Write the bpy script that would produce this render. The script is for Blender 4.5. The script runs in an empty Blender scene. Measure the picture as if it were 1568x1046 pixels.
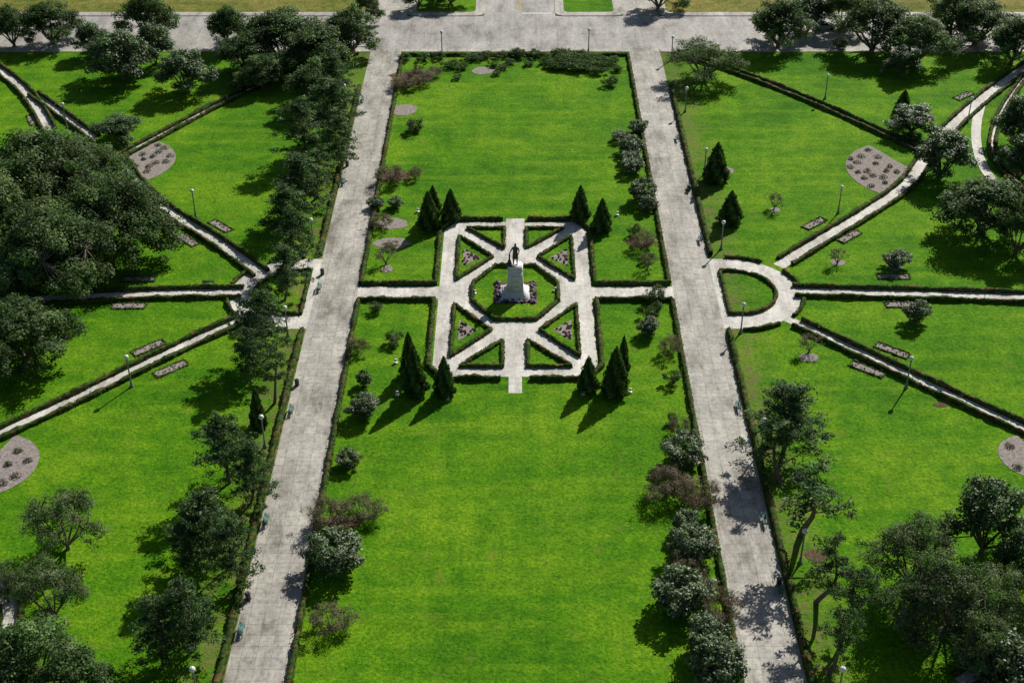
import bpy, math, random
import numpy as np
from mathutils import Vector

# ---------------------------------------------------------------- survey helper
H = 107.0; F = 2090.0; TH = math.radians(33.68)
S, C = math.sin(TH), math.cos(TH)
CY = 173.7          # plan centre of the memorial garden (metres)

def G(px, py, h=0.0):
    """survey reading -> plan position in metres on the level h"""
    v = (py-523)/F; u = (px-789)/F
    t = (H-h)/(S+v*C)
    return (u*t, t*(C-v*S), h)
def mpp(px, py, h=0.0):
    v = (py-523)/F
    return (H-h)/(S+v*C)/F
def top_h(py_base, py_top):
    Y = G(789, py_base)[1]; v = (py_top-523)/F
    return H - Y*(S+v*C)/(C-v*S)

# ---------------------------------------------------------------- materials
def new_mat(name):
    m = bpy.data.materials.new(name); m.use_nodes = True
    nt = m.node_tree; nt.nodes.clear()
    out = nt.nodes.new('ShaderNodeOutputMaterial')
    b = nt.nodes.new('ShaderNodeBsdfPrincipled')
    nt.links.new(b.outputs[0], out.inputs[0])
    return m, nt, b, out
def noise(nt, vec, scale, detail=4, rough=0.6):
    n = nt.nodes.new('ShaderNodeTexNoise')
    n.inputs['Scale'].default_value = scale; n.inputs['Detail'].default_value = detail
    n.inputs['Roughness'].default_value = rough
    nt.links.new(vec, n.inputs['Vector']); return n.outputs['Fac']
def ramp(nt, fac, stops):
    r = nt.nodes.new('ShaderNodeValToRGB'); nt.links.new(fac, r.inputs[0])
    e = r.color_ramp.elements
    while len(e) < len(stops): e.new(0.5)
    for i, (p, c) in enumerate(stops):
        e[i].position = p; e[i].color = (*c, 1) if len(c) == 3 else c
    return r.outputs[0]
def mix(nt, fac, a, b, mode='MIX'):
    m = nt.nodes.new('ShaderNodeMix'); m.data_type = 'RGBA'; m.blend_type = mode
    for sock, val in ((m.inputs[0], fac), (m.inputs[6], a), (m.inputs[7], b)):
        if isinstance(val, (int, float)): sock.default_value = val
        elif isinstance(val, tuple): sock.default_value = (*val, 1)
        else: nt.links.new(val, sock)
    return m.outputs[2]
def math_(nt, op, a, b=None):
    m = nt.nodes.new('ShaderNodeMath'); m.operation = op
    for i, v in enumerate((a, b)):
        if v is None: continue
        if isinstance(v, (int, float)): m.inputs[i].default_value = v
        else: nt.links.new(v, m.inputs[i])
    return m.outputs[0]
def pos(nt, scale=None):
    g = nt.nodes.new('ShaderNodeNewGeometry')
    if scale is None: return g.outputs['Position']
    mp = nt.nodes.new('ShaderNodeMapping'); mp.inputs['Scale'].default_value = scale
    nt.links.new(g.outputs['Position'], mp.inputs[0]); return mp.outputs[0]
def bump(nt, b, h, dist, strength=1.0):
    n = nt.nodes.new('ShaderNodeBump'); n.inputs['Distance'].default_value = dist
    n.inputs['Strength'].default_value = strength
    nt.links.new(h, n.inputs['Height']); nt.links.new(n.outputs[0], b.inputs['Normal'])

def mat_lawn(name, dark, mid, yel, spot=(0.18, 0.22, 0.03), belt=True):
    m, nt, b, o = new_mat(name)
    p = pos(nt)
    big = noise(nt, p, 0.055, 6, 0.75)
    c = ramp(nt, big, [(0.38, dark), (0.5, mid), (0.63, yel)])
    streak = noise(nt, pos(nt, (0.03, 0.30, 1)), 1.0, 4, 0.65)
    c = mix(nt, ramp(nt, streak, [(0.47, (0, 0, 0)), (0.68, (0.8, 0.8, 0.8))]), c, yel)
    mott = noise(nt, p, 0.45, 4, 0.75)
    c = mix(nt, 1.0, c, ramp(nt, mott, [(0.35, (0.72, 0.80, 0.8)), (0.5, (1, 1, 1)), (0.66, (1.35, 1.16, 1.3))]), 'MULTIPLY')
    fine = noise(nt, p, 2.2, 3, 0.85)
    c = mix(nt, 1.0, c, ramp(nt, fine, [(0.33, (0.45, 0.52, 0.5)), (0.5, (1, 1, 1)), (0.68, (1.6, 1.38, 1.6))]), 'MULTIPLY')
    sp = noise(nt, p, 0.27, 4, 0.8)
    c = mix(nt, ramp(nt, sp, [(0.57, (0, 0, 0)), (0.72, (0.65, 0.65, 0.65))]), c, spot)
    if belt:   # worn ground under the tree belts outside the avenues
        sx = nt.nodes.new('ShaderNodeSeparateXYZ'); nt.links.new(p, sx.inputs[0])
        ax = math_(nt, 'ABSOLUTE', sx.outputs[0])
        mr = nt.nodes.new('ShaderNodeMapRange'); nt.links.new(ax, mr.inputs[0])
        mr.inputs[1].default_value = 36.5; mr.inputs[2].default_value = 32
        in2 = math_(nt, 'GREATER_THAN', ax, 30.0)
        f = math_(nt, 'MULTIPLY', math_(nt, 'MULTIPLY', mr.outputs[0], in2), ramp(nt, mott, [(.42, (0, 0, 0)), (.62, (.85, .85, .85))]))
        c = mix(nt, f, c, (0.17, 0.14, 0.06))
    nt.links.new(c, b.inputs['Base Color'])
    b.inputs['Roughness'].default_value = 0.9; b.inputs['Specular IOR Level'].default_value = 0.08
    bump(nt, b, noise(nt, p, 3.0, 2, 0.8), 0.14, 0.9)
    return m
LAWN = mat_lawn('grass', (0.046, 0.168, 0.003), (0.074, 0.222, 0.004), (0.142, 0.296, 0.008))
DRY = mat_lawn('dry_grass', (0.11, 0.15, 0.02), (0.17, 0.19, 0.035), (0.26, 0.23, 0.06), (0.35, 0.27, 0.1), False)

def mat_conc(name, a, bb, w, stain=0.5, mortar=(0.17, 0.16, 0.135), ms=0.025, lo=(0.52, 0.50, 0.47)):
    m, nt, b, o = new_mat(name)
    p = pos(nt)
    br = nt.nodes.new('ShaderNodeTexBrick'); nt.links.new(p, br.inputs['Vector'])
    br.offset = 0; br.squash = 1
    br.inputs['Color1'].default_value = (*a, 1); br.inputs['Color2'].default_value = (*bb, 1)
    br.inputs['Mortar'].default_value = (*mortar, 1)
    br.inputs['Scale'].default_value = 1; br.inputs['Mortar Size'].default_value = ms
    br.inputs['Mortar Smooth'].default_value = 0.3
    br.inputs['Brick Width'].default_value = w; br.inputs['Row Height'].default_value = w
    c = br.outputs[0]
    n1 = noise(nt, pos(nt, (1, .35, 1)), 0.26, 5, 0.75)
    c = mix(nt, 1.0, c, ramp(nt, n1, [(0.34, lo), (0.48, (0.94, 0.93, 0.90)), (0.66, (1.32, 1.31, 1.28))]), 'MULTIPLY')
    n2 = noise(nt, p, 1.5, 5, 0.8)
    c = mix(nt, stain, c, ramp(nt, n2, [(0.35, (0.42, 0.39, 0.34)), (0.52, (1, 1, 1)), (0.7, (1.2, 1.2, 1.2))]), 'MULTIPLY')
    nt.links.new(c, b.inputs['Base Color']); b.inputs['Roughness'].default_value = 0.75
    return m
AVE = mat_conc('avenue_concrete', (0.48, 0.46, 0.42), (0.38, 0.365, 0.33), 1.6, .65, (.20, .185, .155), .027, (.48, .45, .405))
WALK = mat_conc('walk_concrete', (0.68, 0.66, 0.615), (0.60, 0.58, 0.54), 1.5, 0.45, (.40, .38, .34), .02, (.6, .58, .55))
STREET = mat_conc('street_concrete', (0.42, 0.405, 0.385), (0.36, 0.35, 0.335), 4.5, 0.6)
KERB = mat_conc('kerb_concrete', (0.48, 0.46, 0.43), (0.42, 0.40, 0.37), 2.0, 0.6)

def simple(name, col, rough=0.7, spec=0.3, var=0.25, scale=4, metal=0):
    m, nt, b, o = new_mat(name)
    n = noise(nt, pos(nt), scale, 3, 0.7)
    lo = tuple(x*(1-var) for x in col); hi = tuple(min(1, x*(1+var)) for x in col)
    nt.links.new(ramp(nt, n, [(0.35, lo), (0.65, hi)]), b.inputs['Base Color'])
    b.inputs['Roughness'].default_value = rough; b.inputs['Specular IOR Level'].default_value = spec
    b.inputs['Metallic'].default_value = metal
    return m
MULCH = simple('mulch', (0.30, 0.265, 0.24), 0.95, 0.1, 0.33, 2.5)
SOIL = simple('soil', (0.12, 0.085, 0.05), 0.95, 0.1, 0.5, 3)
BARK = simple('bark', (0.17, 0.135, 0.105), 0.9, 0.1, 0.4, 5)
WHITE = simple('white_paint', (0.75, 0.75, 0.72), 0.5, 0.4, 0.06)
YELLOW = simple('yellow_paint', (0.6, 0.40, 0.05), 0.6, 0.3, 0.15)
MARBLE = simple('marble', (0.76, 0.75, 0.72), 0.5, 0.4, 0.08, 1.5)
BRONZE = simple('bronze', (0.07, 0.075, 0.06), 0.45, 0.5, 0.3, 3, 0.6)
GREENP = simple('green_paint', (0.04, 0.17, 0.14), 0.5, 0.4, 0.2)
DARKM = simple('dark_metal', (0.05, 0.07, 0.06), 0.5, 0.4, 0.2)
POLE = simple('lamp_post_paint', (0.22, 0.24, 0.23), 0.5, 0.4, 0.2)
GLOBE = simple('lamp_globe', (0.85, 0.85, 0.82), 0.3, 0.5, 0.03)
GLASSM = simple('car_glass', (0.02, 0.025, 0.03), 0.1, 0.6, 0.1)
TYRE = simple('tyre', (0.02, 0.02, 0.02), 0.8, 0.2, 0.1)

def mat_leaf(name, rough=0.5, spec=0.4, trans=0.18):
    m, nt, b, o = new_mat(name)
    at = nt.nodes.new('ShaderNodeAttribute'); at.attribute_name = 'col'
    nt.links.new(at.outputs['Color'], b.inputs['Base Color'])
    b.inputs['Roughness'].default_value = rough; b.inputs['Specular IOR Level'].default_value = spec
    if trans:
        tr = nt.nodes.new('ShaderNodeBsdfTranslucent')
        nt.links.new(mix(nt, 1.0, at.outputs['Color'], (1.5, 1.8, 0.6), 'MULTIPLY'), tr.inputs[0])
        ms = nt.nodes.new('ShaderNodeMixShader'); ms.inputs[0].default_value = trans
        nt.links.new(b.outputs[0], ms.inputs[1]); nt.links.new(tr.outputs[0], ms.inputs[2])
        nt.links.new(ms.outputs[0], o.inputs[0])
    return m
LEAF = mat_leaf('leaf', 0.6, 0.22, .28)
LEAFG = mat_leaf('glossy_leaf', 0.5, 0.4, .12)
LEAFM = mat_leaf('matte_leaf', 0.85, 0.1, .18)
HEDGEM = mat_leaf('hedge_leaf', 0.85, 0.1, 0)

# ---------------------------------------------------------------- mesh builder
class MB:
    def __init__(s): s.v = []; s.q = []; s.m = []; s.c = []; s.n = 0
    def add(s, v, q, mat=0, col=(0.1, 0.1, 0.1)):
        v = np.asarray(v, float).reshape(-1, 3); q = np.asarray(q, int).reshape(-1, 4)
        s.v.append(v); s.q.append(q+s.n); s.n += len(v)
        s.m.append(np.full(len(q), mat, int))
        col = np.asarray(col, float)
        if col.ndim == 1: col = np.tile(col, (len(q), 1))
        s.c.append(col)
    def box(s, cx, cy, z0, sx, sy, sz, mat=0, rot=0, taper=1.0):
        c, sn = math.cos(rot), math.sin(rot); vs = []
        for z, k in ((z0, 1), (z0+sz, taper)):
            for x, y in ((-1, -1), (1, -1), (1, 1), (-1, 1)):
                X, Y = x*sx/2*k, y*sy/2*k
                vs.append((cx+X*c-Y*sn, cy+X*sn+Y*c, z))
        s.add(vs, [(0, 3, 2, 1), (4, 5, 6, 7), (0, 1, 5, 4), (1, 2, 6, 5), (2, 3, 7, 6), (3, 0, 4, 7)], mat)
    def tube(s, p0, p1, r0, r1, n=6, mat=0):
        p0 = np.array(p0, float); p1 = np.array(p1, float); d = p1-p0; L = np.linalg.norm(d)
        if L < 1e-6: return
        d /= L; a = np.array([1, 0, 0]) if abs(d[0]) < .8 else np.array([0, 1, 0])
        t = np.cross(d, a); t /= np.linalg.norm(t); b = np.cross(d, t)
        ang = np.arange(n)*2*math.pi/n
        ring = np.outer(np.cos(ang), t)+np.outer(np.sin(ang), b)
        v = np.vstack([p0+ring*r0, p1+ring*r1])
        s.add(v, [(i, (i+1) % n, n+(i+1) % n, n+i) for i in range(n)], mat)
    def lathe(s, prof, n=12, mat=0, cx=0, cy=0):
        ang = np.arange(n)*2*math.pi/n; vs = []
        for r, z in prof: vs += [(cx+r*math.cos(a), cy+r*math.sin(a), z) for a in ang]
        q = [(k*n+i, k*n+(i+1) % n, (k+1)*n+(i+1) % n, (k+1)*n+i) for k in range(len(prof)-1) for i in range(n)]
        s.add(vs, q, mat)
    def cards(s, c, nrm, size, asp, rng, mat, col):
        k = len(c); nrm = nrm/np.maximum(np.linalg.norm(nrm, axis=1, keepdims=True), 1e-6)
        r = rng.normal(size=(k, 3)); t = np.cross(nrm, r); t /= np.maximum(np.linalg.norm(t, axis=1, keepdims=True), 1e-6)
        b = np.cross(nrm, t); sz = np.asarray(size).reshape(-1, 1)*np.ones((k, 1))
        v = np.stack([c+t*sz, c+b*sz*asp, c-t*sz, c-b*sz*asp], 1).reshape(-1, 3)
        s.add(v, np.arange(k*4).reshape(-1, 4), mat, col)
    def mesh(s, name, mats, smooth=False):
        v = np.vstack(s.v); q = np.vstack(s.q); m = np.concatenate(s.m); c = np.vstack(s.c)
        me = bpy.data.meshes.new(name)
        me.vertices.add(len(v)); me.vertices.foreach_set('co', v.ravel())
        me.loops.add(len(q)*4); me.loops.foreach_set('vertex_index', q.ravel().astype(np.int32))
        me.polygons.add(len(q)); me.polygons.foreach_set('loop_start', (np.arange(len(q))*4).astype(np.int32))
        me.polygons.foreach_set('material_index', m.astype(np.int32))
        for mt in mats: me.materials.append(mt)
        at = me.attributes.new('col', 'FLOAT_COLOR', 'FACE')
        at.data.foreach_set('color', np.hstack([c, np.ones((len(c), 1))]).ravel())
        me.update(calc_edges=True)
        if smooth: me.polygons.foreach_set('use_smooth', [True]*len(q))
        return me
def obj(name, me, loc=(0, 0, 0), rz=0, sc=(1, 1, 1)):
    o = bpy.data.objects.new(name, me); bpy.context.scene.collection.objects.link(o)
    o.location = loc; o.rotation_euler = (0, 0, rz); o.scale = sc; return o

def poly(name, pts, z, mat):
    me = bpy.data.meshes.new(name)
    me.from_pydata([(p[0], p[1], z) for p in pts], [], [list(range(len(pts)))])
    me.materials.append(mat); me.update()
    if me.polygons[0].normal.z < 0: me.flip_normals()
    return obj(name, me)
def slab(name, pts, z, mat, t=0.1):
    n = len(pts)
    a = sum(pts[i][0]*pts[(i+1) % n][1]-pts[(i+1) % n][0]*pts[i][1] for i in range(n))
    if a < 0: pts = pts[::-1]
    vs = [(p[0], p[1], z) for p in pts]+[(p[0], p[1], z-t) for p in pts]
    fs = [list(range(n))]+[[i, i+n, (i+1) % n+n, (i+1) % n] for i in range(n)]
    me = bpy.data.meshes.new(name); me.from_pydata(vs, [], fs); me.materials.append(mat); me.update()
    return obj(name, me)
def resample(pts, step):
    pts = [np.array(p[:2], float) for p in pts]; out = [pts[0]]
    for a, b in zip(pts[:-1], pts[1:]):
        L = np.linalg.norm(b-a); n = max(1, int(L/step))
        out += [a+(b-a)*k/n for k in range(1, n+1)]
    return np.array(out)
def smooth_pts(pts, it=2):
    pts = [np.array(p[:2], float) for p in pts]
    for _ in range(it):
        o = [pts[0]]
        for a, b in zip(pts[:-1], pts[1:]): o += [a*.75+b*.25, a*.25+b*.75]
        pts = o+[pts[-1]]
    return pts
def normals2(P):
    T = np.gradient(P, axis=0)
    T /= np.maximum(np.linalg.norm(T, axis=1, keepdims=True), 1e-9)
    return np.stack([-T[:, 1], T[:, 0]], 1)
def offset(P, d): return P+normals2(P)*d
def ribbon(name, pts, w, z, mat):
    P = resample(pts, 1.0); n = normals2(P)
    A = P+n*w/2; B = P-n*w/2; k = len(P)
    b = MB(); vs = np.vstack([np.c_[A, np.full(k, z)], np.c_[B, np.full(k, z)]])
    b.add(vs, [(k+i, k+i+1, i+1, i) for i in range(k-1)])
    return obj(name, b.mesh(name, [mat]))

rngH = np.random.default_rng(5)
def hedge(pts, h=0.5, w=0.5, closed=False, name='hedge', tint=(0.042, 0.082, 0.014)):
    pts = [tuple(p[:2]) for p in pts]
    if closed: pts = pts+[pts[0]]
    P = resample(pts, 0.35); n = normals2(P)
    if closed:
        n[0] = n[-1] = (n[0]+n[-1])/max(1e-6, np.linalg.norm(n[0]+n[-1]))
    k = len(P); b = MB(); prof = [(-.5, 0), (-.52, .6), (-.36, 1), (.36, 1), (.52, .6), (.5, 0)]
    rows = []
    wob = 1+.18*np.sin(np.arange(k)*.37+rngH.uniform(0, 6))*np.sin(np.arange(k)*.11)
    for a, z in prof:
        j = rngH.normal(0, .06, k); jz = rngH.normal(0, .07, k)*(z > 0)
        rows.append(np.c_[P+n*((a*w*wob)+j)[:, None], z*h*wob+jz])
    v = np.vstack(rows); q = [(r*k+i, r*k+i+1, (r+1)*k+i+1, (r+1)*k+i) for r in range(5) for i in range(k-1)]
    base = np.array(tint); q = np.array(q)
    col = base*rngH.uniform(.5, 1.3, (len(q), 1))
    br = rngH.random(len(q)) < .2; col[br] = np.array((.14, .085, .035))*rngH.uniform(.6, 1.2, (br.sum(), 1))
    b.add(v, q[:, ::-1], 0, col)
    m = k*9; i = rngH.integers(0, k, m); a = rngH.uniform(-.55, .55, m)
    c = np.c_[P[i]+n[i]*(a*w)[:, None]+rngH.normal(0, .12, (m, 2)), rngH.uniform(.3, 1.15, m)*h]
    nr = rngH.normal(size=(m, 3)); nr[:, 2] = np.abs(nr[:, 2])+.3
    cc = base*rngH.uniform(.6, 2.2, (m, 1)); br = rngH.random(m) < .22
    cc[br] = np.array((.19, .115, .045))*rngH.uniform(.6, 1.3, (br.sum(), 1))
    b.cards(c, nr, rngH.uniform(.06, .15, m), .6, rngH, 0, cc)
    return obj(name, b.mesh(name, [HEDGEM]))

# ---------------------------------------------------------------- ground & paving
poly('ground', [(-900, -300), (900, -300), (900, 1500), (-900, 1500)], 0.0, LAWN)
def rect(x0, x1, y0, y1): return [(x0, y0), (x1, y0), (x1, y1), (x0, y1)]
SY0, SY1 = 270.3, 289.3
poly('street', rect(-600, 600, SY0, SY1), 0.004, STREET)
poly('street', rect(-6.8, 8.8, SY1, 700), 0.008, STREET)
for sx in (-1, 1):
    poly('avenue', rect(min(sx*23.6, sx*30), max(sx*23.6, sx*30), -50, SY0+0.5), 0.016, AVE)
    poly('avenue', rect(min(sx*23.8, sx*31.5), max(sx*23.8, sx*31.5), SY1-.5, 600), 0.016, AVE)
def rcorner(x0, x1, y0, y1, r):
    p = []
    for cx, cy, a0 in ((x0+r, y0+r, 180), (x1-r, y0+r, 270), (x1-r, y1-r, 0), (x0+r, y1-r, 90)):
        for k in range(7):
            a = math.radians(a0+15*k); p.append((cx+r*math.cos(a), cy+r*math.sin(a)))
    return p
for x0, x1 in ((-23.8, -6.8), (8.8, 23.8), (-400, -31.5), (31.5, 400)):
    slab('kerb', rcorner(x0, x1, SY1+.1, 640, 2.0), 0.13, KERB, .13)
    slab('lawn', rcorner(x0+2.0, x1-2.0, SY1+2.4, 638, 1.2), 0.16, LAWN if abs(x0) < 30 else DRY, .05)
for x0, x1 in ((-600, -30), (-23.6, 23.6), (30, 600)):
    slab('kerb', rect(x0, x1, SY0-1.8, SY0-.05), 0.12, KERB, .12)
for dx in (.85, 1.15):
    poly('road_marking', rect(dx-.06, dx+.06, SY1+3, 640), 0.012, YELLOW)
poly('road_marking', rect(1.5, 8.0, SY1+1.6, SY1+2.1), 0.0125, WHITE)
for k in range(-40, 41):
    if abs(k*7) > 34:
        poly('road_marking', rect(k*7, k*7+3, 279.7, 279.85), 0.0085, YELLOW)

def X2(pts, sx, sy): return [(sx*x, CY+sy*y) for x, y in pts]
poly('garden_walk', X2([(-9.6, -21.8), (9.6, -21.8), (11.4, -19), (11.4, 19), (9.6, 21.8), (-9.6, 21.8), (-11.4, 19), (-11.4, -19)], 1, 1), 0.020, WALK)
poly('garden_walk', rect(-1.5, 1.5, CY+21.8, CY+23), 0.020, WALK)
poly('garden_walk', rect(-0.9, 0.9, CY-25.6, CY-21.8), 0.020, WALK)
for sx in (-1, 1):
    poly('garden_walk', rect(min(sx*11.4, sx*23.6), max(sx*11.4, sx*23.6), CY-1.65, CY+1.65), 0.024, WALK)
def scatter(name, polyf, n, size, h, cols, mat=LEAFM, seed=0, ls=1.0, mind=0):
    rng = np.random.default_rng(seed); xs = np.array([p[0] for p in polyf]); ys = np.array([p[1] for p in polyf])
    pts = []; tries = 0
    while len(pts) < n and tries < 6000:
        tries += 1
        x, y = rng.uniform(xs.min(), xs.max()), rng.uniform(ys.min(), ys.max()); ins = False; j = len(xs)-1
        for i in range(len(xs)):
            if (ys[i] > y) != (ys[j] > y) and x < (xs[j]-xs[i])*(y-ys[i])/(ys[j]-ys[i]+1e-9)+xs[i]: ins = not ins
            j = i
        if ins and all((x-a)**2+(y-b_)**2 > mind**2 for a, b_ in pts): pts.append((x, y))
    b = MB(); P = np.array(pts)
    for p in P:
        k = int(36*ls*ls); d = rng.normal(size=(k, 3)); d /= np.linalg.norm(d, axis=1, keepdims=True); d[:, 2] = abs(d[:, 2])
        r = size*rng.uniform(.7, 1.2)*rng.random(k)**.3; hh = h*rng.uniform(.7, 1.2)
        c = np.c_[p[0]+d[:, 0]*r, p[1]+d[:, 1]*r, .05+d[:, 2]*hh]
        col = np.array(cols[rng.integers(len(cols))])*rng.uniform(.6, 1.4, (k, 1))
        b.cards(c, d+rng.normal(0, .4, (k, 3))+np.array([0, 0, .5]), rng.uniform(.07, .14, k), .7, rng, 0, col)
    return obj(name, b.mesh(name, [mat]))
A = [(1.6, 19.7), (8.0, 19.7), (1.6, 12.7)]
B = [(9.1, 3.0), (3.2, 10.4), (9.1, 17.6)]
def inset(p, d):
    cx = sum(q[0] for q in p)/len(p); cy = sum(q[1] for q in p)/len(p)
    return [(cx+(q[0]-cx)*d, cy+(q[1]-cy)*d) for q in p]
sd = 0
for sx in (-1, 1):
    for sy in (-1, 1):
        for T in (A, B):
            slab('garden_bed', X2(T, sx, sy), 0.06, LAWN, .05)
            hedge(X2(inset(T, .92), sx, sy), .5, .5, True)
        d = [(8.1, 7.6), (5.4, 10.3), (8.1, 13.0)]
        fl = X2(d, sx, sy); sd += 1
        slab('flower_bed', fl, 0.085, MULCH, .03)
        scatter('bed_flowers', fl, 22, .2, .25, [(.25, .10, .17), (.10, .09, .05), (.32, .22, .24)], seed=sd)
octo = [(6.7, -2.6), (6.7, 2.6), (3.2, 8.0), (-3.2, 8.0), (-6.7, 2.6), (-6.7, -2.6), (-3.2, -8.0), (3.2, -8.0)]
slab('garden_bed', X2(octo, 1, 1), 0.06, LAWN, .05)
hedge(X2(inset(octo, .95), 1, 1), .55, .55, True)
ib = [(-3.2, -3.2), (3.2, -3.2), (3.2, 3.0), (-3.2, 3.0)]
slab('flower_bed', X2(ib, 1, 1), 0.085, SOIL, .03)
for T, s_ in (([(-3.1, -3.1), (3.1, -3.1), (3.1, -2.2), (-3.1, -2.2)], 31), ([(-3.1, -3.1), (-2.2, -3.1), (-2.2, 3), (-3.1, 3)], 32), ([(2.2, -3.1), (3.1, -3.1), (3.1, 3), (2.2, 3)], 33)):
    scatter('bed_flowers', X2(T, 1, 1), 45, .2, .35, [(.25, .13, .30), (.5, .45, .5), (.07, .11, .04)], seed=s_)
for sx in (-1, 1):
    for sy in (-1, 1):
        hedge(X2([(2.0, 22.5), (9.9, 22.5), (12.0, 19.3), (12.0, 2.3), (23.2, 2.3)], sx, sy), .65, .6)
for sx in (-1, 1):
    hedge([(sx*23.2, 60), (sx*23.2, CY-2.3)], .6, .6)
    hedge([(sx*23.2, CY+2.3), (sx*23.2, 266.5), (sx*2, 266.5)], .6, .6)
    if sx > 0: hedge([(2, 266.6), (-2, 266.6)], .5, .5)
    hedge([(sx*30.5, 60), (sx*30.5, CY-10.4)], .75, .7)
    hedge([(sx*30.5, CY+11), (sx*30.5, 250)], .75, .7)
    R0, R1, cx = 6.4, 9.9, 32.6
    arc = [(cx+math.cos(a)*R1, math.sin(a)*R1) for a in np.linspace(-math.pi/2, math.pi/2, 30)]
    poly('forecourt_walk', X2([(29.9, -R1)]+arc+[(29.9, R1)], sx, 1), 0.028, WALK)
    arc2 = [(cx+math.cos(a)*R0, math.sin(a)*R0) for a in np.linspace(-math.pi/2, math.pi/2, 24)]
    D = [(31.0, -R0)]+arc2+[(31.0, R0)]
    slab('garden_bed', X2(D, sx, 1), 0.07, LAWN, .06)
    hedge(X2(inset(D, .95), sx, 1), .5, .5, True)
    for a0, a1 in ((-90, -58), (-40, -12), (12, 36), (58, 90)):
        hedge(X2([(cx+math.cos(math.radians(a))*(R1+.4), math.sin(math.radians(a))*(R1+.4)) for a in np.linspace(a0, a1, 12)], sx, 1), .5, .5)

def path(pts, w=1.9, z=0.012, hh=True, sm=2, hw=.6, gap=.35, t0=0, t1=None):
    P = smooth_pts(pts, sm); ribbon('path', P, w, z, WALK)
    if hh:
        R = resample(P, .6); R = R[t0:(len(R) if t1 is None else t1)]
        hedge(offset(R, w/2+gap), .6, hw); hedge(offset(R, -w/2-gap), .6, hw)
g = lambda L: [G(*p) for p in L]
path(g([(1215, 447), (1300, 449), (1420, 452), (1568, 457), (1750, 462)]), 2.2, .0125)
path(g([(372, 449), (250, 450), (140, 456), (0, 462), (-200, 470)]), 2.2, .0125)
path(g([(1192, 408), (1245, 375), (1330, 325), (1390, 285), (1415, 245), (1445, 205), (1505, 150), (1568, 105), (1640, 60)]), 2.0, .0135, t0=2)
path(g([(1205, 488), (1290, 528), (1400, 580), (1480, 617), (1568, 657), (1700, 712)]), 1.6, .0145, t0=2)
path(g([(403, 422), (365, 393), (320, 362), (262, 328), (215, 290), (180, 240)]), 1.8, .0155, t0=1)
path(g([(385, 484), (310, 517), (235, 552), (130, 605), (0, 665), (-150, 735)]), 1.7, .0165, t0=2)
path(g([(1035, 82), (1140, 115), (1270, 167), (1408, 232)]), 1.0, .0175)
path(g([(545, 82), (438, 115), (345, 155), (262, 200), (180, 243)]), 1.0, .0185)
path(g([(-60, 70), (0, 108), (38, 138), (62, 172), (76, 200)]), 1.7, .0195)
path(g([(52, 145), (90, 172), (145, 212)]), 1.3, .0205)
path(g([(1503, 155), (1492, 200), (1500, 250), (1530, 290), (1600, 330)]), 1.7, .0215, hh=False)
path(g([(1568, 120), (1535, 165), (1515, 220), (1530, 262), (1590, 300)]), .4, .0225)
path(g([(1470, 1046), (1510, 1022), (1568, 990), (1640, 950)]), 1.6, .0235)
path(g([(-30, 860), (10, 905), (20, 950), (0, 1010)]), 1.6, .0245)
def fan(c, a0, a1, r, name='mulch_bed', n=14):
    x, y, _ = G(*c)
    p = [(x, y)]+[(x+r*math.cos(math.radians(a)), y+r*math.sin(math.radians(a))) for a in np.linspace(a0, a1, n)]
    slab(name, p, .05, MULCH, .05); return p
f1 = fan((1398, 262), 118, 228, 11.5)
f2 = fan((185, 248), -48, 62, 9.5)
f3 = fan((-20, 712), -80, 75, 6.3)
f4 = fan((1585, 700), 100, 260, 4.5)
def blob(px, py, rx, ry, seed=0, mat=MULCH):
    rr = random.Random(seed); x, y, _ = G(px, py); k = mpp(px, py); ks = k / math.sin(math.atan2(S+(py-523)/F*C, C-(py-523)/F*S))
    p = [(x+rx*k*math.cos(a)*rr.uniform(.85, 1.1), y+ry*ks*math.sin(a)*rr.uniform(.85, 1.1)) for a in np.linspace(0, 2*math.pi, 16)[:-1]]
    slab('mulch_bed', p, .04, mat, .04); return p
for i, (x, y, a, b_) in enumerate([(740, 109, 17, 6), (618, 169, 22, 9), (600, 373, 28, 9), (600, 343, 26, 9), (593, 412, 9, 6), (1238, 548, 16, 7), (1283, 402, 12, 5), (1105, 262, 20, 7), (1187, 322, 9, 4), (1370, 410, 12, 5), (1250, 850, 18, 10), (1440, 620, 12, 4), (600, 270, 30, 10), (630, 118, 35, 9), (1070, 765, 30, 10), (520, 800, 35, 10), (1095, 950, 30, 18), (980, 372, 22, 8)]):
    blob(x, y, a, b_, i, MULCH if i < 10 else SOIL)
for f, n, s_ in ((f1, 17, 1), (f2, 13, 2), (f3, 6, 3), (f4, 4, 4)):
    scatter('bed_plants', inset(f, .85), n, .75, .5, [(.20, .18, .15), (.17, .16, .12), (.13, .16, .08)], seed=s_, ls=1.7, mind=1.7)

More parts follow.
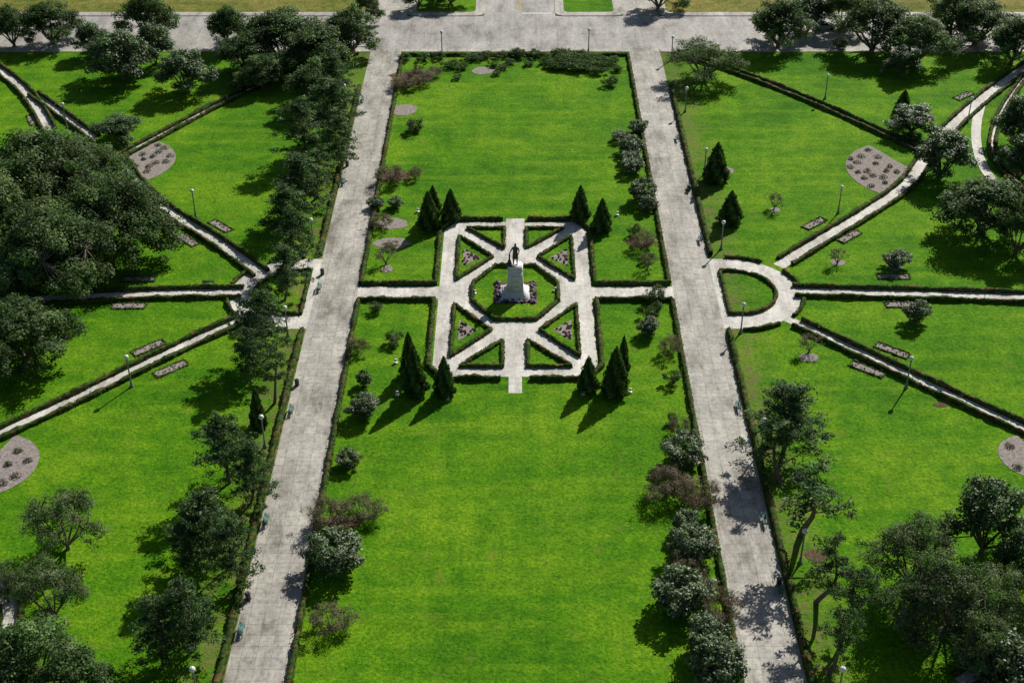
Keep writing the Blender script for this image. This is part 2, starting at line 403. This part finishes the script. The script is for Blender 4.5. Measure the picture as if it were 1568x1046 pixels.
def slim_bed(px, py, ang):
    x, y, _ = G(px, py); a = math.radians(ang); ca, sa = math.cos(a), math.sin(a)
    def R(u, v): return (x+u*ca-v*sa, y+u*sa+v*ca)
    L, W = 2.4, .75
    slab('flower_bed', [R(-L, -W), R(L, -W), R(L, W), R(-L, W)], .07, MULCH, .07)
    hedge([R(-L, -W), R(L, -W), R(L, W), R(-L, W)], .14, .16, True, tint=(.07, .14, .03))
    scatter('bed_flowers', [R(-L+.3, -W+.25), R(L-.3, -W+.25), R(L-.3, W-.25), R(-L+.3, W-.25)], 12, .12, .12,
            [(.42, .38, .38), (.34, .28, .28), (.14, .18, .08)], seed=int(px))
for b_ in [(1247, 343, 42), (1300, 363, 42), (1328, 566, -38), (1366, 537, -38), (262, 565, 42), (228, 533, 42), (213, 428, 0), (198, 469, 0),
           (287, 368, -44), (338, 347, -44), (1368, 424, 0), (1380, 467, 0), (1475, 148, 40), (50, 185, 115)]:
    slim_bed(*b_)

# ---------------------------------------------------------------- vegetation
UP = np.array([0, 0, 1.0])
def broad(name, R, Ht, th, npf, pr, nl, ls, cols, seed, mat=LEAF, asp=.6, ulo=-.8, br=(.6, 1.4), tr=.3, open_=0.0, up=.6, sub=0):
    rng = np.random.default_rng(seed); b = MB(); cz = (th+Ht)/2; a = (Ht-th)/2
    ph = rng.uniform(0, 6.28, 3)
    b.tube((0, 0, -.1), (rng.normal(0, .1), rng.normal(0, .1), th*.9+.1), tr*1.25, tr*.9, 8)
    base = np.array([0, 0, th*.85]); limbs = []
    for i in range(7):
        az = i*6.28/7+rng.uniform(-.3, .3); r = R*rng.uniform(.35, .6)
        e = np.array([math.cos(az)*r, math.sin(az)*r, cz+a*rng.uniform(-.2, .35)]); m = base*.45+e*.55; m[2] -= .1*a
        b.tube(base, m, tr*.6, tr*.4, 6); b.tube(m, e, tr*.4, tr*.2, 5); limbs += [m, e]
    limbs = np.array(limbs)
    subs = []
    if sub:
        for i in range(sub):
            az = i*2.4+rng.uniform(-.5, .5); f = math.sqrt((i+.3)/sub)*rng.uniform(.8, 1.1)
            rs = R*rng.uniform(.26, .44); zz = cz+a*(.62*(1-f*f)-.5*f*f)+rng.uniform(-.15, .15)*a
            subs.append((np.array([math.cos(az)*f*(R-rs*.9), math.sin(az)*f*(R-rs*.9), zz]), rs, rng.uniform(.75, 1.25)))
    for i in range(npf):
        az = rng.uniform(0, 6.283); u = rng.uniform(ulo, 1); rr = .45+.55*rng.random()**.5
        p_r = pr*rng.uniform(.55, 1.35); sb_ = 1
        h = math.sqrt(max(0, 1-u*u))**.75
        if subs:
            c0, rs, sb_ = subs[i % len(subs)]; u = rng.uniform(-.9, 1); h = math.sqrt(1-u*u)
            q = .5+.5*rng.random()
            c = c0+np.array([math.cos(az)*h*q*rs, math.sin(az)*h*q*rs, u*q*rs*min(1.0, a/R*1.5)])
            c[2] = max(c[2], p_r*.6)
        else:
            lobe = 1+.12*math.sin(2*az+ph[0])+.12*math.sin(3*az+ph[1])+.09*math.sin(5*az+ph[2]+2*u)
            if u < 0: h *= 1-.15*abs(u)
            c = np.array([math.cos(az)*h*rr*(R-p_r*.7)*lobe, math.sin(az)*h*rr*(R-p_r*.7)*lobe, max(p_r*.6, cz+u*rr*(a-p_r*.5))])
        j = np.argmin(((limbs-c)**2).sum(1)); b.tube(limbs[j], c, tr*.18, tr*.06, 4)
        k = int(nl*(p_r/pr)**2*rng.uniform(1-open_, 1))
        d = rng.normal(size=(k, 3)); d /= np.linalg.norm(d, axis=1, keepdims=True); d[:, 2] = d[:, 2]*.9+.12
        rad = p_r*rng.random(k)**.4*(1+.4*rng.random(k)**5)
        P = c+d*rad[:, None]*np.array([1, 1, .75]); P[:, 2] = np.maximum(P[:, 2], .05)
        cl = np.array(cols[rng.integers(len(cols))])*rng.uniform(*br)*sb_
        col = cl*rng.uniform(.55, 1.6, (k, 1))
        b.cards(P, d*.7+UP*up+rng.normal(0, .45, (k, 3)), ls*rng.uniform(.55, 1.3, k), asp, rng, 1, col)
    return b.mesh(name, [BARK, mat]), R, Ht
GR = [(.078, .140, .038), (.098, .160, .050), (.062, .120, .032), (.125, .175, .070)]
DK = [(.045, .095, .022), (.062, .115, .028), (.08, .135, .044)]
GY = [(.13, .165, .085), (.155, .18, .115), (.10, .14, .06)]
BR = [(.17, .13, .10), (.21, .165, .13), (.13, .105, .075), (.13, .14, .06)]
MG = [(.07, .12, .04), (.09, .14, .055), (.13, .165, .09)]
def pine(name, R, Ht, nb, nt_, seed, lean=.8, cols=None, tr=.22, z0=.18, tuft=.7):
    rng = np.random.default_rng(seed); b = MB(); cols = cols or [(.055, .11, .042), (.072, .132, .054), (.042, .085, .030), (.095, .145, .045)]
    az0 = rng.uniform(0, 6.28); amp = lean
    def ax(t): return np.array([math.cos(az0)*amp*math.sin(t*2.6)+.3*(math.sin(t*7+seed)-math.sin(seed)), math.sin(az0)*amp*math.sin(t*2.3)+.3*(math.cos(t*6+seed)-math.cos(seed)), t*Ht])
    prev = ax(0); prev[2] = -.1
    for i in range(1, 9):
        q = ax(i/8*.97); b.tube(prev, q, tr*(1-(i-1)/9), tr*(1-i/9), 7); prev = q
    for i in range(nb):
        t = z0+(.98-z0)*(i+rng.random())/nb; o = ax(t); az = i*2.4+rng.uniform(-.6, .6)
        L = R*(1-.75*((t-z0)/(1-z0))**1.3)*rng.uniform(.4, 1.15)
        e = o+np.array([math.cos(az)*L, math.sin(az)*L, L*rng.uniform(-.2, .25)])
        b.tube(o, e, tr*.3, tr*.08, 5)
        side = np.array([-math.sin(az), math.cos(az), 0])
        for s_ in (.35, .6, .82, 1.0):
            if rng.random() < .12: continue
            c = o+(e-o)*s_+side*rng.normal(0, .22)*L*.6+rng.normal(0, .15, 3); pr = rng.uniform(.5, 1.0)*R/4*tuft
            k = int(nt_*rng.uniform(.7, 1.2)); d = rng.normal(size=(k, 3)); d /= np.linalg.norm(d, axis=1, keepdims=True)
            rad = pr*rng.random(k)**.5*(1+.6*rng.random(k)**4); P = c+d*rad[:, None]*np.array([1.3, 1.3, .45])
            col = np.array(cols[rng.integers(len(cols))])*rng.uniform(.55, 1.6)*rng.uniform(.6, 1.45, (k, 1))
            b.cards(P, d*.6+UP*.5+rng.normal(0, .5, (k, 3)), rng.uniform(.12, .30, k), .32, rng, 1, col)
    return b.mesh(name, [BARK, LEAF]), R, Ht
def cone(name, R, Ht, n, seed, cols):
    rng = np.random.default_rng(seed); b = MB(); b.tube((0, 0, -.05), (0, 0, Ht*.8), .12, .03, 6)
    z = 1-np.sqrt(rng.random(n)); az = rng.uniform(0, 6.283, n)
    prof = np.minimum(1, .6+z*4)*(1-z)**.72
    fl = 1+.14*np.sin(az*5+z*9+seed)+.12*np.sin(az*9-z*17)+.08*np.sin(z*30+az*3)
    r = R*prof*fl*(1-.35*rng.random(n)**2)
    P = np.c_[r*np.cos(az), r*np.sin(az), .1+z*(Ht-.1)]; d = np.c_[np.cos(az), np.sin(az), np.full(n, .5)]
    base = np.array(cols)[rng.integers(len(cols), size=n)]
    col = base*(1+.35*np.sin(az*5+z*9+seed))[:, None]*rng.uniform(.6, 1.4, (n, 1))
    b.cards(P, d+rng.normal(0, .6, (n, 3)), rng.uniform(.08, .18, n), .6, rng, 1, col)
    return b.mesh(name, [BARK, LEAFM]), R, Ht

T = {}
T['oakbig'] = [broad('oak', 12, 12, 1.0, 340, 1.4, 160, .22, GR, 11+i, LEAF, tr=.7, sub=18) for i in range(3)]
T['oak'] = [broad('oak', 6, 9, .5, 155, .9, 115, .17, GR+DK, 21+i, LEAF, tr=.35, sub=11) for i in range(5)]
T['dark'] = [broad('darktree', 5, 8, .5, 125, .82, 120, .16, DK, 31+i, LEAFG, tr=.3, sub=10) for i in range(3)]
T['gray'] = [broad('graytree', 5.5, 8.5, .6, 200, .72, 88, .135, GY+GR, 41+i, LEAFM, tr=.25, asp=.45, open_=.4, sub=11) for i in range(3)]
T['mag'] = [broad('magnolia', 2.2, 3.6, .15, 85, .45, 80, .12, MG, 51+i, LEAFG, tr=.12, ulo=-1, up=.5) for i in range(3)]
T['brown'] = [broad('brownshrub', 2.2, 2.8, .15, 85, .42, 70, .09, BR, 61+i, LEAFM, tr=.08, asp=.35, ulo=-.9, open_=.4) for i in range(3)]
T['shrub'] = [broad('shrub', 1.5, 2.2, .1, 50, .36, 60, .09, DK+GR+GY, 71+i, LEAFM, tr=.07, ulo=-1, open_=.3) for i in range(3)]
T['twig'] = [broad('twig', 1.5, 2.6, .3, 34, .35, 34, .08, BR+GY, 81+i, LEAFM, tr=.09, ulo=-.5, open_=.5) for i in range(2)]
T['juniper'] = [broad('juniper', 4, 1.6, .05, 90, .6, 110, .13, DK+GR, 91, LEAFM, tr=.06, ulo=-.1)]
T['pine'] = [pine('pine', 4.2, 11, 36, 58, 101+i) for i in range(5)]
T['sparse'] = [pine('sparsepine', 3.6, 10, 13, 50, 121+i, lean=1.5, tr=.30, z0=.40, tuft=.8) for i in range(4)]
T['cone'] = [cone('cypress', 1.5, 5.5, 6500, 131+i, [(.045, .095, .022), (.06, .115, .028), (.08, .13, .035)]) for i in range(3)]
NAME = dict(oakbig='live_oak_tree', oak='live_oak_tree', dark='broadleaf_tree', gray='grey_leaved_tree', mag='magnolia_tree', brown='bare_shrub',
            shrub='shrub', twig='small_deciduous_tree', juniper='juniper_bush', pine='pine_tree', sparse='old_pine_tree', cone='cypress_tree')
rr = random.Random(3)
def put(kind, px, py, rpx, h, rz=None):
    me, R, Ht = T[kind][rr.randrange(len(T[kind]))]
    x, y, _ = G(px, py, h*.5); s_ = rpx*mpp(px, py, h*.5)/R*(1.18 if kind == 'shrub' else 1.07)
    return obj(NAME[kind], me, (x, y, 0), rr.uniform(0, 6.28) if rz is None else rz, (s_*rr.uniform(.92, 1.08), s_*rr.uniform(.92, 1.08), h/Ht*rr.uniform(.93, 1.07)))
for k, L in {
 'oakbig': [(168, 338, 112, 12), (85, 385, 120, 13), (60, 275, 118, 13), (-20, 330, 120, 13), (140, 270, 70, 10)],
 'oak': [(30, 510, 82, 10), (-30, 560, 60, 9), (75, 35, 50, 9), (225, 28, 52, 10), (430, 60, 74, 10), (375, 85, 48, 8), (480, 75, 66, 11), (535, 50, 48, 9), (400, 110, 42, 7), (350, 45, 40, 8),
         (1195, 38, 62, 10), (1340, 40, 66, 11), (1410, 62, 56, 10), (1500, 30, 64, 11), (1290, 14, 46, 9), (1460, 18, 48, 10), (1555, 65, 48, 9),
         (1512, 315, 76, 10), (1565, 350, 50, 9), (480, 130, 50, 9), (15, 40, 38, 9), (1650, 250, 60, 10), (1640, 60, 60, 10), (-60, 60, 60, 9),
         (40, 1010, 90, 9), (115, 1045, 74, 8), (560, 12, 26, 7), (690, -16, 34, 7), (1010, -12, 40, 8), (640, -12, 28, 7)],
 'dark': [(185, 88, 60, 9), (283, 112, 52, 8), (182, 196, 42, 4), (1445, 240, 56, 8), (1565, 190, 46, 9), (1566, 245, 42, 8), (1398, 185, 40, 5), (1515, 795, 74, 10), (1565, 860, 48, 8), (140, 60, 34, 7), (1240, 20, 36, 8), (1385, 95, 30, 6), (235, 70, 34, 8)],
 'gray': [(1080, 92, 64, 8.5), (95, 800, 68, 8), (75, 905, 64, 8), (5, 890, 40, 6), (1400, 850, 82, 9), (1460, 915, 95, 10), (1390, 925, 64, 8), (1500, 985, 70, 8), (1535, 910, 60, 8)],
 'mag': [(1545, 1020, 62, 7), (513, 842, 44, 4.8), (555, 622, 27, 3.4), (557, 580, 13, 2.2), (533, 702, 20, 2.4), (1047, 690, 34, 4), (1062, 832, 36, 4), (1045, 905, 48, 5), (1095, 1010, 48, 5), (1085, 970, 36, 4),
         (967, 222, 21, 3), (968, 252, 19, 3), (985, 292, 23, 3.8), (993, 312, 15, 2.6), (977, 194, 14, 2.2), (1372, 397, 21, 2.8), (1404, 478, 21, 3.4), (950, 207, 14, 2), (993, 500, 18, 2.6), (605, 310, 13, 2), (965, 240, 15, 2.4), (575, 310, 13, 2), (1050, 800, 24, 3)],
 'brown': [(640, 120, 28, 2.6), (615, 128, 22, 2.2), (597, 268, 26, 3), (583, 340, 20, 2.2), (548, 530, 19, 2.4), (500, 790, 36, 3.4), (552, 776, 34, 3.2), (505, 945, 38, 3), (1022, 740, 40, 3.8), (1070, 757, 36, 3.8), (1025, 530, 21, 2.6),
           (985, 368, 25, 2.8), (1040, 652, 20, 2.6), (1102, 930, 36, 3.8), (600, 375, 12, 1), (665, 110, 15, 1.8), (635, 265, 15, 2.2), (1050, 860, 32, 3), (1075, 900, 32, 3)],
 'shrub': [(690, 98, 13, 1.6), (708, 102, 10, 1.3), (720, 88, 11, 1.4), (735, 86, 12, 1.4), (748, 84, 11, 1.3), (795, 82, 14, 1.8), (820, 82, 12, 1.5), (770, 84, 11, 1.3), (935, 125, 12, 1.9), (936, 93, 12, 1.6), (852, 100, 12, 1.2), (636, 192, 14, 2.3), (575, 470, 11, 1.6), (602, 515, 12, 2),
           (972, 352, 10, 1.9), (993, 478, 12, 2.2), (1003, 452, 15, 2.6), (1030, 577, 12, 2.2), (1398, 210, 14, 2), (755, 98, 9, 1.1), (780, 95, 9, 1), (648, 88, 11, 1.3), (620, 88, 11, 1.3), (672, 86, 11, 1.3), (1005, 470, 10, 1.6), (1030, 640, 9, 1.6), (603, 527, 8, 1.2), (1285, 68, 15, 2.2), (770, 102, 9, 1), (985, 190, 9, 1.4), (990, 395, 10, 1.5), (870, 82, 10, 1.2), (640, 105, 9, 1), (700, 118, 8, 1), (760, 112, 8, .9), (810, 98, 8, .9), (945, 105, 9, 1.2)],
 'twig': [(590, 392, 18, 3), (993, 398, 16, 3), (1187, 308, 15, 3), (1283, 393, 16, 2.8), (1240, 525, 18, 3.2), (1385, 200, 12, 2), (250, 398, 10, 1.2)],
 'juniper': [(880, 92, 42, 1.8), (908, 98, 30, 1.5), (850, 98, 24, 1.3)],
 'pine': [(500, 165, 52, 12), (465, 200, 44, 11), (521, 222, 36, 9), (450, 278, 50, 11), (432, 318, 38, 9), (445, 365, 36, 9), (432, 420, 36, 9), (405, 502, 50, 10), (385, 540, 38, 8),
          (345, 690, 54, 10), (378, 725, 40, 9), (325, 800, 56, 10), (358, 850, 48, 9), (290, 940, 56, 10), (240, 975, 52, 9), (1208, 632, 66, 11), (505, 118, 36, 10), (300, 835, 40, 8)],
 'sparse': [(1235, 765, 64, 10.5), (1198, 700, 44, 8), (1258, 865, 48, 11), (1300, 920, 44, 10), (1278, 985, 42, 9), (483, 262, 32, 10), (415, 575, 30, 9)],
}.items():
    for a in L: put(kind=k, px=a[0], py=a[1], rpx=a[2], h=a[3])
def putcone(px, pb, pt, w):
    me, R, Ht = T['cone'][rr.randrange(3)]; x, y, _ = G(px, pb); h = top_h(pb, pt); s_ = w/2*mpp(px, pb)/R*1.15
    obj('cypress_tree', me, (x, y, 0), rr.uniform(0, 6.28), (s_, s_, h/Ht))
for a in [(657, 350, 292, 30), (664, 330, 284, 24), (691, 338, 289, 28), (888, 338, 284, 28), (921, 354, 303, 28), (628, 575, 508, 28), (636, 603, 528, 36), (681, 604, 545, 30),
          (900, 598, 545, 30), (941, 603, 530, 38), (953, 572, 513, 20), (1095, 278, 218, 36), (1117, 342, 292, 34), (1381, 172, 138, 24), (397, 655, 592, 24)]:
    putcone(*a)

# ---------------------------------------------------------------- lamps, benches, bins
def lamp_mesh():
    b = MB()
    b.lathe([(.0, 0), (.30, 0), (.30, .12), (.2, .3), (.15, .7), (.13, .8), (.11, 1.0), (.09, 4.1), (.12, 4.15), (.12, 4.25), (.08, 4.35), (.17, 4.45), (.17, 4.5), (0, 4.5)], 12, 0)
    b.lathe([(0.15, 4.5)]+[(.33*math.sin(a), 4.80-.32*math.cos(a)) for a in np.linspace(.5, 2.9, 9)]+[(.03, 5.12), (.0, 5.25)], 14, 1)
    return b.mesh('street_lamp', [POLE, GLOBE], True)
LM = lamp_mesh()
for px, pb in [(300, 333), (202, 592), (406, 685), (103, 197), (480, 378), (1078, 268), (1104, 382), (1283, 327), (1387, 594), (1134, 510), (1225, 862), (1281, 1075), (1049, 172), (1263, 152), (1481, 188), (901, 80), (677, 84),
               (304, 1075), (530, 168), (441, 515), (360, 860), (545, 100), (1165, 690), (1028, 92)]:
    x, y, _ = G(px, pb)
    obj('street_lamp', LM, (x, y, 0))
def bench_mesh():
    b = MB()
    for x in (-.8, .8):
        b.box(x, -.2, 0, .06, .06, .42, 1); b.box(x, .22, 0, .06, .06, .85, 1); b.box(x, 0, .38, .06, .46, .04, 1); b.box(x, -.02, .62, .06, .42, .04, 1)
    for i in range(4): b.box(0, -.2+i*.12, .425, 1.8, .09, .03, 0)
    for i in range(3): b.box(0, .26, .52+i*.13, 1.8, .03, .09, 0)
    return b.mesh('park_bench', [GREENP, DARKM])
BM = bench_mesh()
for px, py, rz in [(430, 632, 90), (516, 282, 90), (477, 444, 90), (545, 155, 90), (353, 968, 90), (1060, 215, -90), (1082, 292, -90), (1144, 625, -90), (1219, 905, -90), (1092, 370, -90), (320, 436, 180), (405, 800, 90), (1196, 800, -90)]:
    x, y, _ = G(px, py)
    if px < 560 and px != 320: x = -29.3
    elif px > 1000: x = 29.3
    obj('park_bench', BM, (x, y, .02), math.radians(rz))
def bin_mesh():
    b = MB(); b.lathe([(0, 0), (.26, 0), (.3, .05), (.3, .8), (.34, .82), (.34, .88), (.25, 1.0), (.12, 1.05), (.12, 1.0), (0, 1.0)], 12, 0); return b.mesh('trash_can', [DARKM])
TM = bin_mesh()
for px, py in [(434, 602), (1213, 912), (1083, 300), (520, 262), (350, 935), (480, 430)]:
    x, y, _ = G(px, py); obj('trash_can', TM, (29.4 if x > 0 else -29.4, y+1.8, .02))
def flood_mesh():
    b = MB(); b.box(0, 0, 0, .5, .5, .12, 0); b.box(0, .05, .12, .08, .08, .25, 0); b.box(0, 0, .35, .45, .22, .3, 0, 0, .8); return b.mesh('floodlight', [WHITE])
FM = flood_mesh()
for px, py in [(606, 556), (685, 611), (965, 601), (893, 604), (608, 605), (640, 325), (945, 330), (727, 450), (850, 446)]:
    x, y, _ = G(px, py); obj('floodlight', FM, (x, y, .0))

# ---------------------------------------------------------------- cars
def car_mesh(col):
    b = MB(); L, W = 4.6, 1.8
    prof = [(-2.3, .35, .75), (-2.2, .3, .95), (-1.3, .3, 1.02), (-.2, .3, 1.0), (.9, .3, 1.0), (1.9, .3, .88), (2.25, .33, .7)]
    vs = []
    for x, z0, z1 in prof:
        w = W/2*(.88 if abs(x) > 2.1 else 1); vs += [(x, -w, z0), (x, -w, (z0+z1)/2+.1), (x, -w*.92, z1), (x, w*.92, z1), (x, w, (z0+z1)/2+.1), (x, w, z0)]
    q = [(i*6+j, i*6+(j+1) % 6, (i+1)*6+(j+1) % 6, (i+1)*6+j) for i in range(len(prof)-1) for j in range(6)]+[(0, 1, 4, 5), (1, 2, 3, 4)]
    e = (len(prof)-1)*6; q += [(e, e+5, e+4, e+1), (e+1, e+4, e+3, e+2)]
    b.add(vs, q, 0)
    cab = [(-2.0, .8, .98), (-1.4, .7, 1.45), (.2, .7, 1.48), (1.0, .8, .98)]
    vs = []
    for x, w, z in cab: vs += [(x, -w, z), (x, w, z)]
    b.add(vs, [(0, 1, 3, 2), (4, 5, 7, 6), (0, 2, 4, 6), (1, 7, 5, 3)], 1); b.add(vs, [(2, 3, 5, 4)], 0)
    for x in (-1.4, 1.4):
        for y in (-.82, .82):
            n = 12; vv = [(x+.33*math.cos(a), y+s_*.11, .33+.33*math.sin(a)) for s_ in (-1, 1) for a in np.arange(n)*2*math.pi/n]
            b.add(vv, [(i, (i+1) % n, n+(i+1) % n, n+i) for i in range(n)], 2)
            for s_ in (0, 1): b.add(vv, [(s_*n, s_*n+i, s_*n+i+1, s_*n+i+2) for i in range(1, n-2, 2)], 2)
    return b.mesh('car', [col, GLASSM, TYRE])
CW = car_mesh(simple('white_car_paint', (.7, .7, .7), .25, .6, .02)); CS = car_mesh(simple('silver_car_paint', (.35, .37, .4), .3, .6, .02))
for me, px, py in ((CW, 1543, 52), (CS, 1262, 45)):
    x, y, _ = G(px, py); obj('car', me, (x, y, .01), 0)

# ---------------------------------------------------------------- monument
mon = bpy.data.objects.new('statue_monument', None); bpy.context.scene.collection.objects.link(mon); mon.location = (0, CY-.4, 0)
b = MB()
for sx_, z0, hh, tp in ((4.4, .0, .22, 1), (3.7, .22, .22, 1), (3.1, .44, .25, 1), (2.7, .69, .35, .96), (2.45, 1.04, 3.5, .84), (2.25, 4.54, .18, 1), (2.0, 4.72, .42, .92)):
    b.box(0, 0, z0, sx_, sx_, hh, 0, 0, tp)
for i in range(3): b.box(0, -1.22+.02*i-.02, 1.35+i*.9, 1.3, .1, .6, 0, 0, .95)
ped = obj('pedestal', b.mesh('pedestal', [MARBLE])); ped.parent = mon
zs = 5.14
J = {}; verts = []; rad = []; edges = []
def V(n, x, y, z, r, par=None):
    J[n] = len(verts); verts.append((x, y, z)); rad.append(r)
    if par: edges.append((J[par], J[n]))
V('pel', 0, 0, .98, .17); V('waist', 0, 0, 1.12, .16, 'pel'); V('chest', 0, -.01, 1.36, .19, 'waist'); V('neck', 0, 0, 1.52, .075, 'chest'); V('head0', 0, -.01, 1.62, .085, 'neck'); V('head1', 0, -.01, 1.73, .095, 'head0'); V('head2', 0, 0, 1.80, .06, 'head1')
for s_, n in ((-1, 'L'), (1, 'R')):
    V('hip'+n, s_*.1, 0, .92, .125, 'pel'); fy = -.06 if s_ < 0 else .04
    V('kn'+n, s_*.13, fy, .5, .09, 'hip'+n); V('an'+n, s_*.14, fy+.02, .09, .06, 'kn'+n); V('toe'+n, s_*.16, fy-.17, .045, .045, 'an'+n)
    V('sh'+n, s_*.2, 0, 1.42, .085, 'chest')
V('elL', -.33, -.02, 1.17, .062, 'shL'); V('wrL', -.42, -.18, 1.06, .042, 'elL'); V('paL', -.44, -.24, 1.05, .04, 'wrL')
V('elR', .29, .03, 1.14, .062, 'shR'); V('wrR', .24, -.16, .98, .042, 'elR'); V('paR', .20, -.22, .95, .038, 'wrR')
for pn, s_ in (('paL', -1), ('paR', 1)):
    px_, py_, pz_ = verts[J[pn]]
    for i, L in enumerate((.07, .085, .08, .06)):
        V(pn+'f%d' % i, px_+(i-1.5)*.022, py_-L*.6, pz_-.01, .011, pn); V(pn+'g%d' % i, px_+(i-1.5)*.024, py_-L, pz_-.04, .009, pn+'f%d' % i)
    V(pn+'th', px_-s_*.05, py_-.03, pz_-.01, .012, pn)
me = bpy.data.meshes.new('figure'); me.from_pydata(verts, edges, [])
fig = obj('figure', me); sk = fig.modifiers.new('s', 'SKIN')
for i, r in enumerate(rad): me.skin_vertices[0].data[i].radius = (r, r*.85)
me.skin_vertices[0].data[0].use_root = True
sb = fig.modifiers.new('u', 'SUBSURF'); sb.levels = 1; sb.render_levels = 1
dg = bpy.context.evaluated_depsgraph_get(); m2 = bpy.data.meshes.new_from_object(fig.evaluated_get(dg)); fig.modifiers.clear(); fig.data = m2
m2.materials.clear(); m2.materials.append(BRONZE); fig.parent = mon; fig.location = (0, 0, zs); fig.scale = (1.95,)*3
b = MB()
b.lathe([(.30, .52), (.27, .8), (.235, 1.05), (.24, 1.3)], 12, 0)
b.box(0, -.105, 1.655, .03, .03, .05, 0, 0, .5)
for s_ in (-1, 1): b.box(s_*.095, 0, 1.64, .02, .04, .06, 0); b.box(s_*.035, -.1, 1.69, .03, .02, .012, 0)
b.box(0, -.1, 1.60, .05, .02, .012, 0)
coat = obj('coat_and_face', b.mesh('coat', [BRONZE], True)); coat.parent = mon; coat.location = (0, 0, zs); coat.scale = (1.5, 1.2, 1.95)
b = MB(); b.box(-.86, -.5, zs, .7, .5, .5); b.box(-.86, -.5, zs+.5, .5, .4, .4); b.box(-.86, -.5, zs+.9, .26, .26, 1.0, 0, 0, .85); b.box(-.86, -.5, zs+1.9, .16, .16, .14, 0, 0, .3)
cap = obj('capitol_model', b.mesh('capmodel', [BRONZE])); cap.parent = mon

# ---------------------------------------------------------------- light, sky, camera
sc = bpy.context.scene
w = bpy.data.worlds.new('World'); sc.world = w; w.use_nodes = True; nt = w.node_tree
sky = nt.nodes.new('ShaderNodeTexSky'); sky.sky_type = 'NISHITA'; sky.sun_disc = False
az = math.atan2(.52, .85); el = math.radians(37)
sky.sun_elevation = el; sky.sun_rotation = az
bg = nt.nodes['Background']; nt.links.new(sky.outputs[0], bg.inputs[0]); bg.inputs[1].default_value = 0.05
L = bpy.data.lights.new('sun', 'SUN'); L.energy = 5.0; L.angle = math.radians(.5); L.color = (1, .955, .88)
so = bpy.data.objects.new('sun', L); sc.collection.objects.link(so)
d = Vector((-math.sin(az)*math.cos(el), -math.cos(az)*math.cos(el), -math.sin(el)))
so.rotation_euler = d.to_track_quat('-Z', 'Y').to_euler()
cam = bpy.data.cameras.new('camera'); cam.lens = 48; cam.sensor_width = 36; cam.clip_end = 5000; cam.clip_start = 1; cam.shift_x = -5/1568
co = bpy.data.objects.new('camera', cam); sc.collection.objects.link(co); co.location = (0, 0, H); co.rotation_euler = (math.pi/2-TH, 0, 0)
sc.camera = co
sc.view_settings.view_transform = 'Standard'; sc.view_settings.look = 'None'; sc.view_settings.exposure = 0
